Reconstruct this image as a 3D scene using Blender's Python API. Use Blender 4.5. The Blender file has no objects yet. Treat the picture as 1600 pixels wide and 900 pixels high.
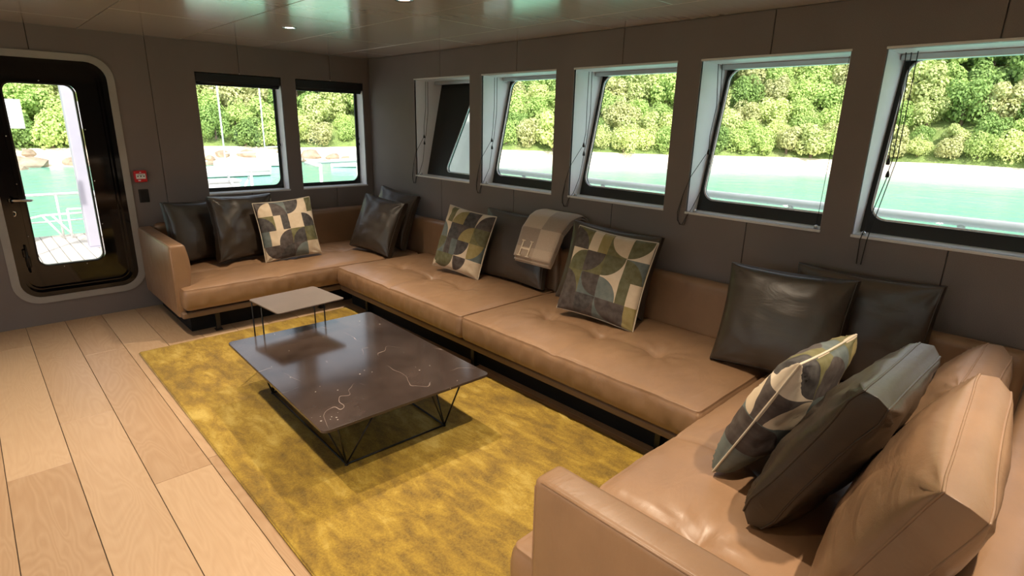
import bpy, bmesh, math, random
from mathutils import Vector, Matrix, noise as mn
S = bpy.context.scene
COL = S.collection
PI = math.pi
# ------------------------------------------------------------------ camera
YAW, PITCH, ROLL, FPX = 0.769101, -0.283820, 0.0239209, 878.18
def make_camera():
    cam = bpy.data.cameras.new('camera'); o = bpy.data.objects.new('camera', cam); COL.objects.link(o)
    cam.sensor_width = 36.0; cam.lens = FPX / 1600 * 36.0; cam.clip_start = 0.05; cam.clip_end = 1000
    f = Vector((math.sin(YAW)*math.cos(PITCH), math.cos(YAW)*math.cos(PITCH), math.sin(PITCH)))
    r = Vector((math.cos(YAW), -math.sin(YAW), 0)); u = r.cross(f)
    r2 = math.cos(ROLL)*r + math.sin(ROLL)*u; u2 = -math.sin(ROLL)*r + math.cos(ROLL)*u
    m = Matrix((r2, u2, -f)).transposed().to_4x4(); m.translation = Vector((0, 0, 1.62))
    o.matrix_world = m; S.camera = o
make_camera()
# ------------------------------------------------------------------ world, sun, exposure
SKY_STRENGTH, SUN_STRENGTH, LAMP_POWER = 0.24, 3.8, 98.0
w = bpy.data.worlds.new('world'); S.world = w; w.use_nodes = True
nt = w.node_tree; bg = nt.nodes['Background']
sky = nt.nodes.new('ShaderNodeTexSky'); sky.sky_type = 'NISHITA'; sky.sun_disc = False
sky.sun_elevation = math.radians(52); sky.sun_rotation = math.radians(200); sky.dust_density = 2.5; sky.altitude = 0
hs = nt.nodes.new('ShaderNodeHueSaturation'); hs.inputs['Saturation'].default_value = .38   # thin bright cloud: a pale sky
nt.links.new(sky.outputs[0], hs.inputs['Color']); nt.links.new(hs.outputs[0], bg.inputs[0]); bg.inputs[1].default_value = SKY_STRENGTH
sd = bpy.data.lights.new('sun', 'SUN'); sd.energy = SUN_STRENGTH; sd.angle = math.radians(1.5); sd.color = (1, .95, .86)
so = bpy.data.objects.new('sun', sd); COL.objects.link(so)
so.rotation_euler = Vector((.42, .62, -.80)).to_track_quat('-Z', 'Y').to_euler()
S.view_settings.view_transform = 'Standard'; S.view_settings.look = 'None'
S.view_settings.gamma = 1; S.view_settings.use_curve_mapping = False
S.view_settings.exposure = 0.90
# ------------------------------------------------------------------ materials
class N:
    def __init__(s, name):
        s.m = bpy.data.materials.new(name); s.m.use_nodes = True; s.t = s.m.node_tree
        s.b = s.t.nodes['Principled BSDF']
    def n(s, kind, **kw):
        x = s.t.nodes.new('ShaderNode' + kind)
        for k, v in kw.items():
            if k.startswith('i_'):
                x.inputs[k[2:].replace('_', ' ')].default_value = v
            else: setattr(x, k, v)
        return x
    def l(s, a, b): s.t.links.new(a, b)
    def val(s, sock, v):
        if isinstance(v, bpy.types.NodeSocket): s.l(v, sock)
        else: sock.default_value = v
    def math(s, op, a, b=0.0, c=0.0):
        x = s.n('Math', operation=op)
        s.val(x.inputs[0], a); s.val(x.inputs[1], b); s.val(x.inputs[2], c)
        return x.outputs[0]
    def ramp(s, fac, stops, interp='LINEAR'):
        x = s.n('ValToRGB'); r = x.color_ramp; r.interpolation = interp
        while len(r.elements) < len(stops): r.elements.new(.5)
        for e, (p, c) in zip(r.elements, stops):
            e.position = p; e.color = (*c, 1) if len(c) == 3 else c
        s.l(fac, x.inputs[0]); return x.outputs[0]
    def mix(s, fac, a, b, mode='MIX'):
        x = s.n('Mix', data_type='RGBA', blend_type=mode)
        s.val(x.inputs[0], fac)
        for i, v in ((6, a), (7, b)):
            if isinstance(v, tuple): x.inputs[i].default_value = (*v, 1)
            else: s.l(v, x.inputs[i])
        return x.outputs[2]
    def coords(s, kind='Object', scale=(1, 1, 1), rot=(0, 0, 0)):
        tc = s.n('TexCoord'); mp = s.n('Mapping'); mp.inputs['Scale'].default_value = scale; mp.inputs['Rotation'].default_value = rot
        s.l(tc.outputs[kind], mp.inputs[0]); return mp.outputs[0]
    def noise(s, vec, scale, detail=4, rough=.55, dist=0):
        x = s.n('TexNoise'); x.inputs['Scale'].default_value = scale; x.inputs['Detail'].default_value = detail
        x.inputs['Roughness'].default_value = rough; x.inputs['Distortion'].default_value = dist
        if vec is not None: s.l(vec, x.inputs['Vector'])
        return x.outputs['Fac']
    def bump(s, h, strength=.3, dist=.01, prev=None):
        x = s.n('Bump'); x.inputs['Strength'].default_value = strength; x.inputs['Distance'].default_value = dist
        s.l(h, x.inputs['Height'])
        if prev is not None: s.l(prev, x.inputs['Normal'])
        s.l(x.outputs[0], s.b.inputs['Normal']); return x.outputs[0]
    def base(s, v): s.val(s.b.inputs['Base Color'], (*v, 1) if isinstance(v, tuple) else v)
    def rough(s, v): s.val(s.b.inputs['Roughness'], v)
    def metal(s, v): s.b.inputs['Metallic'].default_value = v
    def set(s, k, v): s.b.inputs[k].default_value = v
MAT = {}
def simple(name, col, rough=.5, metal=0, var=.08, scale=6, bump=0):
    x = N(name); v = x.coords()
    f = x.noise(v, scale)
    a = tuple(max(0, c*(1-var)) for c in col); b = tuple(c*(1+var) for c in col)
    x.base(x.ramp(f, [(.3, a), (.7, b)])); x.rough(rough); x.metal(metal)
    if bump: x.bump(x.noise(v, scale*30, 2), bump, .002)
    MAT[name] = x.m; return x
def leather(name, col, rough=.42, creases=.5, coat=.25):
    x = N(name); v = x.coords()
    big = x.noise(v, 3.5, 5, .6)
    a = tuple(c*.86 for c in col); b = tuple(c*1.12 for c in col)
    x.base(x.ramp(big, [(.3, a), (.7, b)]))
    x.rough(x.math('ADD', x.math('MULTIPLY', x.noise(v, 9, 3), .18), rough-.09))
    vo = x.n('TexVoronoi'); vo.inputs['Scale'].default_value = 260; x.l(v, vo.inputs['Vector'])
    p = x.bump(vo.outputs['Distance'], .12, .001)
    wv = x.coords('Object', (2, 5, 2))
    x.bump(x.noise(wv, 2.0, 4, .5, .8), creases, .010, p)
    x.set('Specular IOR Level', .6); x.set('Coat Weight', coat); x.set('Coat Roughness', .40)
    MAT[name] = x.m
leather('tan_leather', (.265, .153, .083), .42, .5, .25)
leather('dark_leather', (.034, .024, .016), .38, .45)
leather('grey_leather', (.052, .036, .025), .40, .4)
simple('sofa_base', (.18, .115, .075), .5)
simple('black_metal', (.006, .006, .007), .35)
simple('black_gloss', (.004, .0045, .006), .06, 0, .05)
simple('rubber', (.008, .008, .009), .5)
simple('chrome', (.62, .62, .64), .14, 1, .04)
simple('aluminium', (.55, .55, .57), .3, .8, .05)
simple('reveal_paint', (.82, .80, .83), .45, 0, .04, 4)
simple('white_paint', (.72, .72, .72), .4, 0, .05)
simple('ring_paint', (.34, .33, .315), .45, 0, .06)
simple('post_paint', (.36, .335, .40), .45, 0, .04)
simple('plate_dark', (.012, .012, .011), .55)
simple('red_plastic', (.55, .012, .02), .35)
simple('cord', (.012, .012, .012), .7)
simple('taupe_top', (.135, .098, .077), .45)
simple('sand', (.74, .64, .50), .9, 0, .12, 1.5, .2)
simple('trunk', (.16, .11, .075), .85)
simple('rock', (.30, .225, .165), .85, 0, .3, 1.2, .4)
simple('caulk', (.02, .02, .02), .8)
simple('shell_paint', (.30, .29, .29), .6)
simple('shade_gap_black', (.004, .004, .004), .9)  # black that stands in for under-sofa shade; also backs the ceiling gaps
def fabric(name, col):
    x = N(name); v = x.coords('Object', (1, 1, 1))
    f = x.noise(v, 2.0, 5, .6); g = x.noise(v, 420, 2, .5)
    a = tuple(c*.9 for c in col); b = tuple(c*1.1 for c in col)
    x.base(x.mix(.35, x.ramp(f, [(.3, a), (.7, b)]), x.ramp(g, [(.3, tuple(c*.6 for c in col)), (.7, tuple(c*1.5 for c in col))])))
    x.rough(.8); x.bump(g, .25, .001); MAT[name] = x.m
fabric('wall_fabric', (.190, .163, .156))
fabric('cord_knit', (.3, .25, .2))
def m_ceiling():
    x = N('ceiling_lacquer'); v = x.coords('Object', (1, 14, 1))
    f = x.noise(v, 3, 4)
    x.base(x.ramp(f, [(.3, (.70, .64, .58)), (.7, (.76, .70, .635))])); x.rough(.19); x.metal(.38); x.set('Coat Weight', .5); x.set('Coat Roughness', .13); MAT['ceiling_lacquer'] = x.m
m_ceiling()
def m_oak():
    x = N('oak'); oi = x.n('ObjectInfo')
    tc = x.n('TexCoord'); ad = x.n('VectorMath', operation='ADD'); x.l(tc.outputs['Object'], ad.inputs[0])
    cb = x.n('CombineXYZ'); x.l(x.math('MULTIPLY', oi.outputs['Random'], 37.0), cb.inputs[0]); x.l(x.math('MULTIPLY', oi.outputs['Random'], 91.0), cb.inputs[2])
    x.l(cb.outputs[0], ad.inputs[1])
    mp = x.n('Mapping'); mp.inputs['Scale'].default_value = (5, .9, 1); x.l(ad.outputs[0], mp.inputs[0])
    g1 = x.noise(mp.outputs[0], 1.3, 2, .5, .6)
    rings = x.math('FRACT', x.math('MULTIPLY', g1, 16.0))
    rings = x.math('ABSOLUTE', x.math('SUBTRACT', rings, .5))
    mp2 = x.n('Mapping'); mp2.inputs['Scale'].default_value = (60, 2.5, 1); x.l(ad.outputs[0], mp2.inputs[0])
    fine = x.noise(mp2.outputs[0], 2, 4, .6)
    c = x.ramp(oi.outputs['Random'], [(0, (.37, .235, .135)), (.5, (.43, .285, .17)), (1, (.50, .345, .215))])
    c = x.mix(x.math('MULTIPLY', rings, .34), c, (.66, .50, .34))
    c = x.mix(x.math('MULTIPLY', fine, .30), c, (.24, .145, .08))
    x.base(c); x.rough(.42); x.bump(fine, .08, .002); MAT['oak'] = x.m
m_oak()
simple('floor_gap', (.03, .018, .01), .8)
def m_rug():
    x = N('silk_rug'); v = x.coords()
    vs = x.coords('Object', (1, 1.0, 1))
    a = x.noise(vs, 1.6, 6, .62, .6); vb = x.coords('Object', (2.5, 1, 1), (0, 0, .5))
    b = x.noise(vb, 6, 6, .68, .35); c = x.noise(v, 140, 3, .6)
    f = x.math('ADD', x.math('MULTIPLY', a, .45), x.math('MULTIPLY', b, .55))
    col = x.ramp(f, [(.37, (.085, .042, .002)), (.45, (.18, .098, .004)), (.53, (.31, .192, .013)), (.63, (.49, .355, .08))])
    col = x.mix(.28, col, x.ramp(c, [(.3, (.11, .065, .004)), (.7, (.48, .34, .05))]))
    x.base(col); x.rough(.75); x.set('Sheen Weight', .15); x.set('Sheen Roughness', .4)
    p = x.bump(b, .15, .01); x.bump(c, .6, .004, p); MAT['silk_rug'] = x.m
m_rug()
def m_marble():
    x = N('dark_marble'); v = x.coords()
    d = x.noise(v, 3, 5, .6)
    base = x.ramp(d, [(.3, (.028, .019, .016)), (.7, (.065, .046, .040))])
    n1 = x.noise(x.coords('Object', (1.6, .8, 1), (0, 0, .9)), 1.5, 3, .45, .15)
    vein = x.math('LESS_THAN', x.math('ABSOLUTE', x.math('SUBTRACT', n1, .5)), .0011)
    brk = x.ramp(x.noise(v, 4, 2), [(.48, (0, 0, 0)), (.6, (.8, .8, .8))])
    sp = x.n('TexVoronoi', feature='F1'); sp.inputs['Scale'].default_value = 34; x.l(v, sp.inputs['Vector'])
    lim = x.ramp(x.noise(v, 6, 3), [(.47, (0, 0, 0)), (.66, (.25, .25, .25))])
    spk = x.math('LESS_THAN', x.math('ADD', sp.outputs['Distance'], x.math('MULTIPLY', x.noise(v, 90, 2), .16)), lim)
    c = x.mix(x.math('MULTIPLY', vein, brk), base, (.34, .27, .24))
    c = x.mix(x.math('MULTIPLY', spk, .6), c, (.55, .50, .46))
    x.base(c); x.rough(.13); MAT['dark_marble'] = x.m
m_marble()
def m_pattern():
    x = N('geometric_print'); uv = x.n('UVMap'); oi = x.n('ObjectInfo')
    sp = x.n('SeparateXYZ'); x.l(uv.outputs[0], sp.inputs[0])
    def cells(off, nx, ny):
        u = x.math('MULTIPLY', sp.outputs[0], nx); v = x.math('MULTIPLY', sp.outputs[1], ny)
        fu = x.math('FRACT', u); fv = x.math('FRACT', v); iu = x.math('FLOOR', u); iv = x.math('FLOOR', v)
        cb = x.n('CombineXYZ'); x.l(iu, cb.inputs[0]); x.l(iv, cb.inputs[1])
        x.l(x.math('ADD', x.math('MULTIPLY', oi.outputs['Random'], 50.0), off), cb.inputs[2])
        wn = x.n('TexWhiteNoise', noise_dimensions='3D'); x.l(cb.outputs[0], wn.inputs['Vector'])
        return fu, fv, wn
    fu, fv, wn = cells(0.0, 4.0, 4.0)
    sc = x.n('SeparateColor'); x.l(wn.outputs['Color'], sc.inputs[0])
    r, g, b = sc.outputs
    flip = lambda f, bit: x.math('ABSOLUTE', x.math('SUBTRACT', f, x.math('GREATER_THAN', bit, .5)))
    fu2 = flip(fu, x.math('FRACT', x.math('MULTIPLY', g, 7.0))); fv2 = flip(fv, x.math('FRACT', x.math('MULTIPLY', b, 5.0)))
    d = x.math('POWER', x.math('ADD', x.math('POWER', fu2, 2.0), x.math('POWER', fv2, 2.0)), .5)
    ins = x.math('LESS_THAN', d, .97)
    lens = x.math('LESS_THAN', x.math('MULTIPLY', fu2, 1.0), .5)
    pal = [(0, (.055, .038, .034)), (.24, (.62, .49, .34)), (.42, (.10, .095, .035)), (.58, (.13, .155, .145)), (.76, (.30, .23, .075)), (.84, (.035, .028, .028))]
    pal2 = [(0, (.66, .53, .38)), (.3, (.10, .125, .12)), (.5, (.06, .042, .038)), (.68, (.66, .55, .42)), (.84, (.14, .125, .04))]
    cA = x.ramp(wn.outputs['Value'], pal, 'CONSTANT'); cB = x.ramp(g, pal2, 'CONSTANT'); cC = x.ramp(r, pal, 'CONSTANT')
    stripe = x.mix(lens, cB, cC)
    c = x.mix(x.math('GREATER_THAN', b, .78), x.mix(ins, cB, cA), stripe)
    f = x.noise(x.coords('UV'), 14, 4); c = x.mix(.09, c, x.ramp(f, [(.35, (.02, .02, .02)), (.65, (.5, .48, .42))]))
    x.base(c); x.rough(.7); x.bump(x.noise(x.coords('UV'), 260, 2), .3, .001); MAT['geometric_print'] = x.m
m_pattern()
def m_blanket():
    x = N('blanket_wool'); uv = x.n('UVMap'); sp = x.n('SeparateXYZ'); x.l(uv.outputs[0], sp.inputs[0])
    # UV v runs along the drape, u across: woven blocks
    cu = x.math('GREATER_THAN', sp.outputs[0], .52); cv = x.math('GREATER_THAN', sp.outputs[1], .62)
    par = x.math('ABSOLUTE', x.math('SUBTRACT', cu, cv))
    c = x.mix(par, (.47, .36, .27), (.25, .185, .145))
    edge = x.math('GREATER_THAN', sp.outputs[1], .80)
    c = x.mix(edge, c, x.mix(cu, (.42, .31, .22), (.55, .42, .31)))
    g = x.noise(x.coords('Object'), 300, 3); c = x.mix(.25, c, x.ramp(g, [(.3, (.2, .15, .11)), (.7, (.7, .6, .5))]))
    x.base(c); x.rough(.9); x.set('Sheen Weight', .3); x.bump(g, .5, .002); MAT['blanket_wool'] = x.m
m_blanket()
simple('cream_wool', (.74, .62, .47), .9, 0, .06, 60)
simple('piping_cream', (.60, .52, .40), .7)
def m_glass():
    x = N('window_glass'); out = x.t.nodes['Material Output']
    tr = x.n('BsdfTransparent'); tr.inputs[0].default_value = (.97, .99, .98, 1)
    gl = x.n('BsdfGlossy'); gl.inputs['Roughness'].default_value = .02
    fr = x.n('LayerWeight'); fr.inputs[0].default_value = .5
    fac = x.math('ADD', x.math('MULTIPLY', x.math('POWER', fr.outputs['Facing'], 5.0), .8), .018)
    mx = x.n('MixShader'); x.l(fac, mx.inputs[0]); x.l(tr.outputs[0], mx.inputs[1]); x.l(gl.outputs[0], mx.inputs[2])
    x.l(mx.outputs[0], out.inputs[0]); MAT['window_glass'] = x.m
m_glass()
def emit(name, col, s):
    x = N(name); x.base((.8, .8, .8)); x.set('Emission Color', (*col, 1)); x.set('Emission Strength', s); MAT[name] = x.m
emit('lamp_lens', (1, .9, .75), 25)
def m_water():
    x = N('sea_water'); v = x.coords('Object', (1, 1, 1))
    a = x.noise(v, .035, 3); 
    x.base(x.ramp(a, [(.35, (.09, .31, .235)), (.65, (.16, .40, .32))])); x.rough(.22); x.set('Specular IOR Level', .35)
    p = x.bump(x.noise(v, .55, 4, .6), .5, .25); x.bump(x.noise(v, 2.6, 3, .6), .35, .08, p); MAT['sea_water'] = x.m
m_water()
def m_leaf(name, stops):
    x = N(name); oi = x.n('ObjectInfo'); g = x.n('NewGeometry')
    c = oi.outputs['Color']
    r = x.ramp(g.outputs['Random Per Island'], [(0, (.7, .72, .65)), (1, (1.3, 1.25, 1.2))])
    x.base(x.mix(1.0, c, r, 'MULTIPLY')); x.rough(.6); x.set('Specular IOR Level', .3)
    out = x.t.nodes['Material Output']; tl = x.n('BsdfTranslucent'); x.l(x.mix(1.0, c, r, 'MULTIPLY'), tl.inputs[0])
    mx = x.n('MixShader'); mx.inputs[0].default_value = .35; x.l(x.b.outputs[0], mx.inputs[1]); x.l(tl.outputs[0], mx.inputs[2]); x.l(mx.outputs[0], out.inputs[0])
    MAT[name] = x.m
m_leaf('leaf', [(0, (.26, .38, .12)), (.25, (.40, .53, .19)), (.5, (.50, .62, .23)), (.75, (.62, .68, .32)), (1, (.66, .62, .42))])
def m_hill():
    x = N('hill_ground'); v = x.coords()
    x.base(x.ramp(x.noise(v, .25, 6, .7), [(.3, (.10, .15, .04)), (.55, (.22, .29, .08)), (.75, (.36, .35, .16))])); x.rough(.9)
    x.bump(x.noise(v, .8, 5, .7), 1, .8); MAT['hill_ground'] = x.m
m_hill()
def m_teak():
    x = N('teak_deck'); v = x.coords('Object', (30, 1.5, 1))
    x.base(x.ramp(x.noise(v, 2, 4), [(.3, (.42, .36, .32)), (.7, (.56, .49, .44))])); x.rough(.6); MAT['teak_deck'] = x.m
m_teak()
# ------------------------------------------------------------------ object helpers
def tag(o, label=None, cat=None, group=None, kind=None):
    for k, v in (('label', label), ('category', cat), ('group', group), ('kind', kind)):
        if v: o[k] = v
    return o
def link(name, me, mat, parent=None, smooth=False, loc=None):
    if smooth: me.polygons.foreach_set('use_smooth', [True]*len(me.polygons))
    o = bpy.data.objects.new(name, me); COL.objects.link(o)
    if mat and not me.materials: me.materials.append(MAT[mat])
    if parent: o.parent = parent
    if loc: o.location = loc
    return o
def empty(name, loc=(0, 0, 0), rz=0):
    o = bpy.data.objects.new(name, None); o.empty_display_size = .1; COL.objects.link(o)
    o.location = loc; o.rotation_euler = (0, 0, rz); return o
def fin(bm, name):
    bmesh.ops.recalc_face_normals(bm, faces=bm.faces)
    me = bpy.data.meshes.new(name); bm.to_mesh(me); bm.free(); return me
def bm_box(bm, lo, hi, bevel=0, seg=2):
    c = [(a+b)/2 for a, b in zip(lo, hi)]; s = [abs(b-a) for a, b in zip(lo, hi)]
    r = bmesh.ops.create_cube(bm, size=1, matrix=Matrix.Translation(c) @ Matrix.Diagonal((*s, 1)))
    if bevel:
        es = list({e for v in r['verts'] for e in v.link_edges})
        bmesh.ops.bevel(bm, geom=es, offset=bevel, segments=seg, profile=.5, affect='EDGES')
def box(name, lo, hi, mat, parent=None, bevel=.003, seg=2, smooth=False):
    bm = bmesh.new(); bm_box(bm, lo, hi, bevel, seg); return link(name, fin(bm, name), mat, parent, smooth)
def bm_tube(bm, pts, r, n=8, closed=False):
    pts = [Vector(p) for p in pts]; rings = []; L = len(pts)
    up = None
    for i, p in enumerate(pts):
        a = pts[(i-1) % L] if (closed or i > 0) else p; b = pts[(i+1) % L] if (closed or i < L-1) else p
        t = (b-a).normalized()
        if up is None or abs(up.dot(t)) > .95: up = Vector((0, 0, 1)) if abs(t.z) < .9 else Vector((1, 0, 0))
        s = t.cross(up).normalized(); up = s.cross(t).normalized()
        rr = r[i] if isinstance(r, (list, tuple)) else r
        rings.append([bm.verts.new(p + (math.cos(k*2*PI/n)*s + math.sin(k*2*PI/n)*up)*rr) for k in range(n)])
    for i in range(L if closed else L-1):
        A, B = rings[i], rings[(i+1) % L]
        for k in range(n): bm.faces.new((A[k], A[(k+1) % n], B[(k+1) % n], B[k]))
    if not closed: bm.faces.new(rings[0][::-1]); bm.faces.new(rings[-1])
def tube(name, pts, r, mat, parent=None, n=8, closed=False):
    bm = bmesh.new(); bm_tube(bm, pts, r, n, closed); return link(name, fin(bm, name), mat, parent, True)
def rrect(x0, x1, z0, z1, r, n=7):
    out = []
    for cx, cz, a0 in ((x1-r, z1-r, 0), (x0+r, z1-r, PI/2), (x0+r, z0+r, PI), (x1-r, z0+r, 1.5*PI)):
        for k in range(n+1):
            a = a0 + k*PI/2/n; out.append((cx + r*math.cos(a), cz + r*math.sin(a)))
    return out
def ring_bm(bm, outer, inner, to3, d0, d1):
    n = len(outer)
    V = [[bm.verts.new(to3(p[0], p[1], d)) for p in loop] for loop in (outer, inner) for d in (d0, d1)]
    o0, o1, i0, i1 = V
    for k in range(n):
        j = (k+1) % n
        bm.faces.new((o0[k], o0[j], i0[j], i0[k])); bm.faces.new((o1[k], i1[k], i1[j], o1[j]))
        bm.faces.new((o0[k], o1[k], o1[j], o0[j])); bm.faces.new((i0[k], i0[j], i1[j], i1[k]))
def ring(name, outer, inner, to3, d0, d1, mat, parent=None):
    bm = bmesh.new(); ring_bm(bm, outer, inner, to3, d0, d1); return link(name, fin(bm, name), mat, parent)
def plate(name, outline, to3, d0, d1, mat, parent=None, bevel=0):
    bm = bmesh.new()
    a = [bm.verts.new(to3(p[0], p[1], d0)) for p in outline]; b = [bm.verts.new(to3(p[0], p[1], d1)) for p in outline]
    n = len(a); bm.faces.new(a); bm.faces.new(b[::-1])
    for k in range(n): bm.faces.new((a[k], b[k], b[(k+1) % n], a[(k+1) % n]))
    if bevel:
        bmesh.ops.recalc_face_normals(bm, faces=bm.faces)
        bmesh.ops.bevel(bm, geom=list(bm.edges), offset=bevel, segments=2, profile=.5, affect='EDGES')
    return link(name, fin(bm, name), mat, parent)
def lathe(name, prof, mat, parent=None, n=24, loc=(0, 0, 0), smooth=True):
    bm = bmesh.new(); R = []
    for r, z in prof: R.append([bm.verts.new((r*math.cos(2*PI*k/n), r*math.sin(2*PI*k/n), z)) for k in range(n)])
    for A, B in zip(R, R[1:]):
        for k in range(n): bm.faces.new((A[k], A[(k+1) % n], B[(k+1) % n], B[k]))
    if prof[0][0] > 1e-4: bm.faces.new(R[0][::-1])
    if prof[-1][0] > 1e-4: bm.faces.new(R[-1])
    bmesh.ops.remove_doubles(bm, verts=bm.verts, dist=1e-5)
    return link(name, fin(bm, name), mat, parent, smooth, loc)
def axis_pts(a, b, r, step):
    """sample positions along one axis, dense near both rounded ends"""
    e = [r*(1-math.cos(PI/2*k/4)) for k in range(5)]
    n = max(1, round((b-a-2*r)/step))
    mid = [a+r+(b-a-2*r)*k/n for k in range(1, n)]
    return [a+x for x in e] + mid + [b-x for x in reversed(e)]
def soft_box(name, lo, hi, r, mat, parent=None, step=.03, disp=None):
    X, Y, Z = (axis_pts(lo[i], hi[i], r, step) for i in range(3))
    bm = bmesh.new(); vd = {}
    def vert(i, j, k):
        key = (i, j, k)
        if key not in vd:
            p = Vector((X[i], Y[j], Z[k]))
            q = Vector([min(max(p[a], lo[a]+r), hi[a]-r) for a in range(3)])
            d = p-q; nn = d.normalized() if d.length > 1e-9 else Vector((0, 0, 1)); p = q + nn*r
            if disp: p = disp(p, nn)
            vd[key] = bm.verts.new(p)
        return vd[key]
    nx, ny, nz = len(X)-1, len(Y)-1, len(Z)-1
    def quad(a, b, c, d):
        vs = [vert(*a), vert(*b), vert(*c), vert(*d)]; bm.faces.new(vs)
    for i in range(nx):
        for j in range(ny):
            for k in (0, nz): quad((i, j, k), (i+1, j, k), (i+1, j+1, k), (i, j+1, k))
    for i in range(nx):
        for k in range(nz):
            for j in (0, ny): quad((i, j, k), (i+1, j, k), (i+1, j, k+1), (i, j, k+1))
    for j in range(ny):
        for k in range(nz):
            for i in (0, nx): quad((i, j, k), (i, j+1, k), (i, j+1, k+1), (i, j, k+1))
    bmesh.ops.remove_doubles(bm, verts=bm.verts, dist=1e-5)
    return link(name, fin(bm, name), mat, parent, True)
# ------------------------------------------------------------------ room shell
XR, YB, ZC = 3.25, 5.60, 2.235
XL, YF = -2.60, -3.40
Z0, Z1 = 1.115, 2.0
# floor
floor = box('floor', (XL, YF, -.10), (XR+.12, YB+.12, -.008), 'floor_gap', None, 0); tag(floor, kind='structure')
random.seed(5)
edges = [.618]; 
while edges[0] > XL: edges.insert(0, edges[0]-.2435)
while edges[-1] < XR: edges.append(edges[-1]+.2435)
joints = {-1: [3.165], 0: [4.05], 1: [3.635], 2: [2.707]}
k0 = edges.index(.618)
for i in range(len(edges)-1):
    a, b = max(edges[i], XL), min(edges[i+1], XR+.02)
    if b-a < .02: continue
    col = i-k0
    js = {-4: [4.05+1.6], -3: [3.165], -2: [3.635], -1: [2.707], 0: [4.72]}.get(col, [random.uniform(2.5, 4.5)])
    cuts = set(js)
    y = js[0]
    while y-1.95 > YF+.2: y -= 1.95; cuts.add(y)
    y = js[0]
    while y+1.95 < YB-.2: y += 1.95; cuts.add(y)
    if col == -4: cuts = {4.05, 2.1, .1, -1.9}
    cs = [YF] + sorted(cuts) + [YB]
    for y0, y1 in zip(cs, cs[1:]):
        box('floor_plank', (a+.0015, y0+.001, -.008), (b-.0015, y1-.001, 0), 'oak', floor, .0012, 1)
# ceiling
ceiling = box('ceiling', (XL, YF, ZC+.012), (XR+.12, YB+.12, ZC+.1), 'shade_gap_black', None, 0); tag(ceiling, kind='structure')
xe = [XL, -1.97, -1.28, -.585, .105, .80, 1.485, 2.14, 2.82, XR]
offs = [4.39, 3.72, 3.72, 4.39, 3.72, 4.39, 3.72, 3.08, 2.46]
for i in range(len(xe)-1):
    ys = [YF]; y = offs[i]-1.32*6
    while y < YB-.1:
        if y > YF+.1: ys.append(y)
        y += 1.32
    ys.append(YB)
    for y0, y1 in zip(ys, ys[1:]):
        box('ceiling_panel', (xe[i]+.003, y0+.003, ZC), (xe[i+1]-.003, y1-.003, ZC+.012), 'ceiling_lacquer', ceiling, .0008, 1)
# right wall (windows)
toR = lambda y, z, d: (XR+d, y, z)
wr = tag(box('wall_right', (XR+.10, YF, -.1), (XR+.12, YB+.12, .9), 'shell_paint', None, 0), kind='structure')
OP = [(3.940, 4.768), (2.950, 3.780), (1.960, 2.775), (1.005, 1.798), (.030, .850)]
OPX = OP + [(-.945, -.125), (-1.92, -1.10), (-2.895, -2.075)]
mids = [(a+b)/2 for a, b in OPX]
def wall_panel(outline, to3, parent): return plate('wall_panel', outline, to3, 0, .02, 'wall_fabric', parent, .003)
g = .002
ysr = [YB] + mids + [YF]
for i in range(len(ysr)-1):
    yh, yl = ysr[i]-g, ysr[i+1]+g
    pl, ph = (OPX[i][1] if i < len(OPX) else yl), (OPX[i-1][0] if i > 0 else yh)
    # I-shaped outline: pillar from pl..ph, bands above and below the openings
    o = [(yl, 0), (yh, 0)]
    o += [(yh, Z0), (ph, Z0), (ph, Z1), (yh, Z1)] if i > 0 else []
    o += [(yh, ZC), (yl, ZC)]
    o += [(yl, Z1), (pl, Z1), (pl, Z0), (yl, Z0)] if i < len(OPX) else []
    wall_panel(o, toR, wr)
    if i < len(OPX) or i > 0:   # the solid pillar body behind the fabric
        if ph-pl > .05: box('pillar_core', (XR+.0205, pl+.012, .9), (XR+.10, ph-.012, ZC), 'shell_paint', wr, 0)
box('head_core', (XR+.0205, YF, Z1+.0125), (XR+.12, YB+.1, ZC+.01), 'shell_paint', wr, 0)
box('sill_core', (XR+.0205, YF, 0), (XR+.10, YB+.1, Z0-.0145), 'shell_paint', wr, 0)
SL = .225
xo = lambda z: XR + .135 + SL*(z-Z0)
def toT(y, z, d): return (xo(z)+d, y, z)
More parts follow.
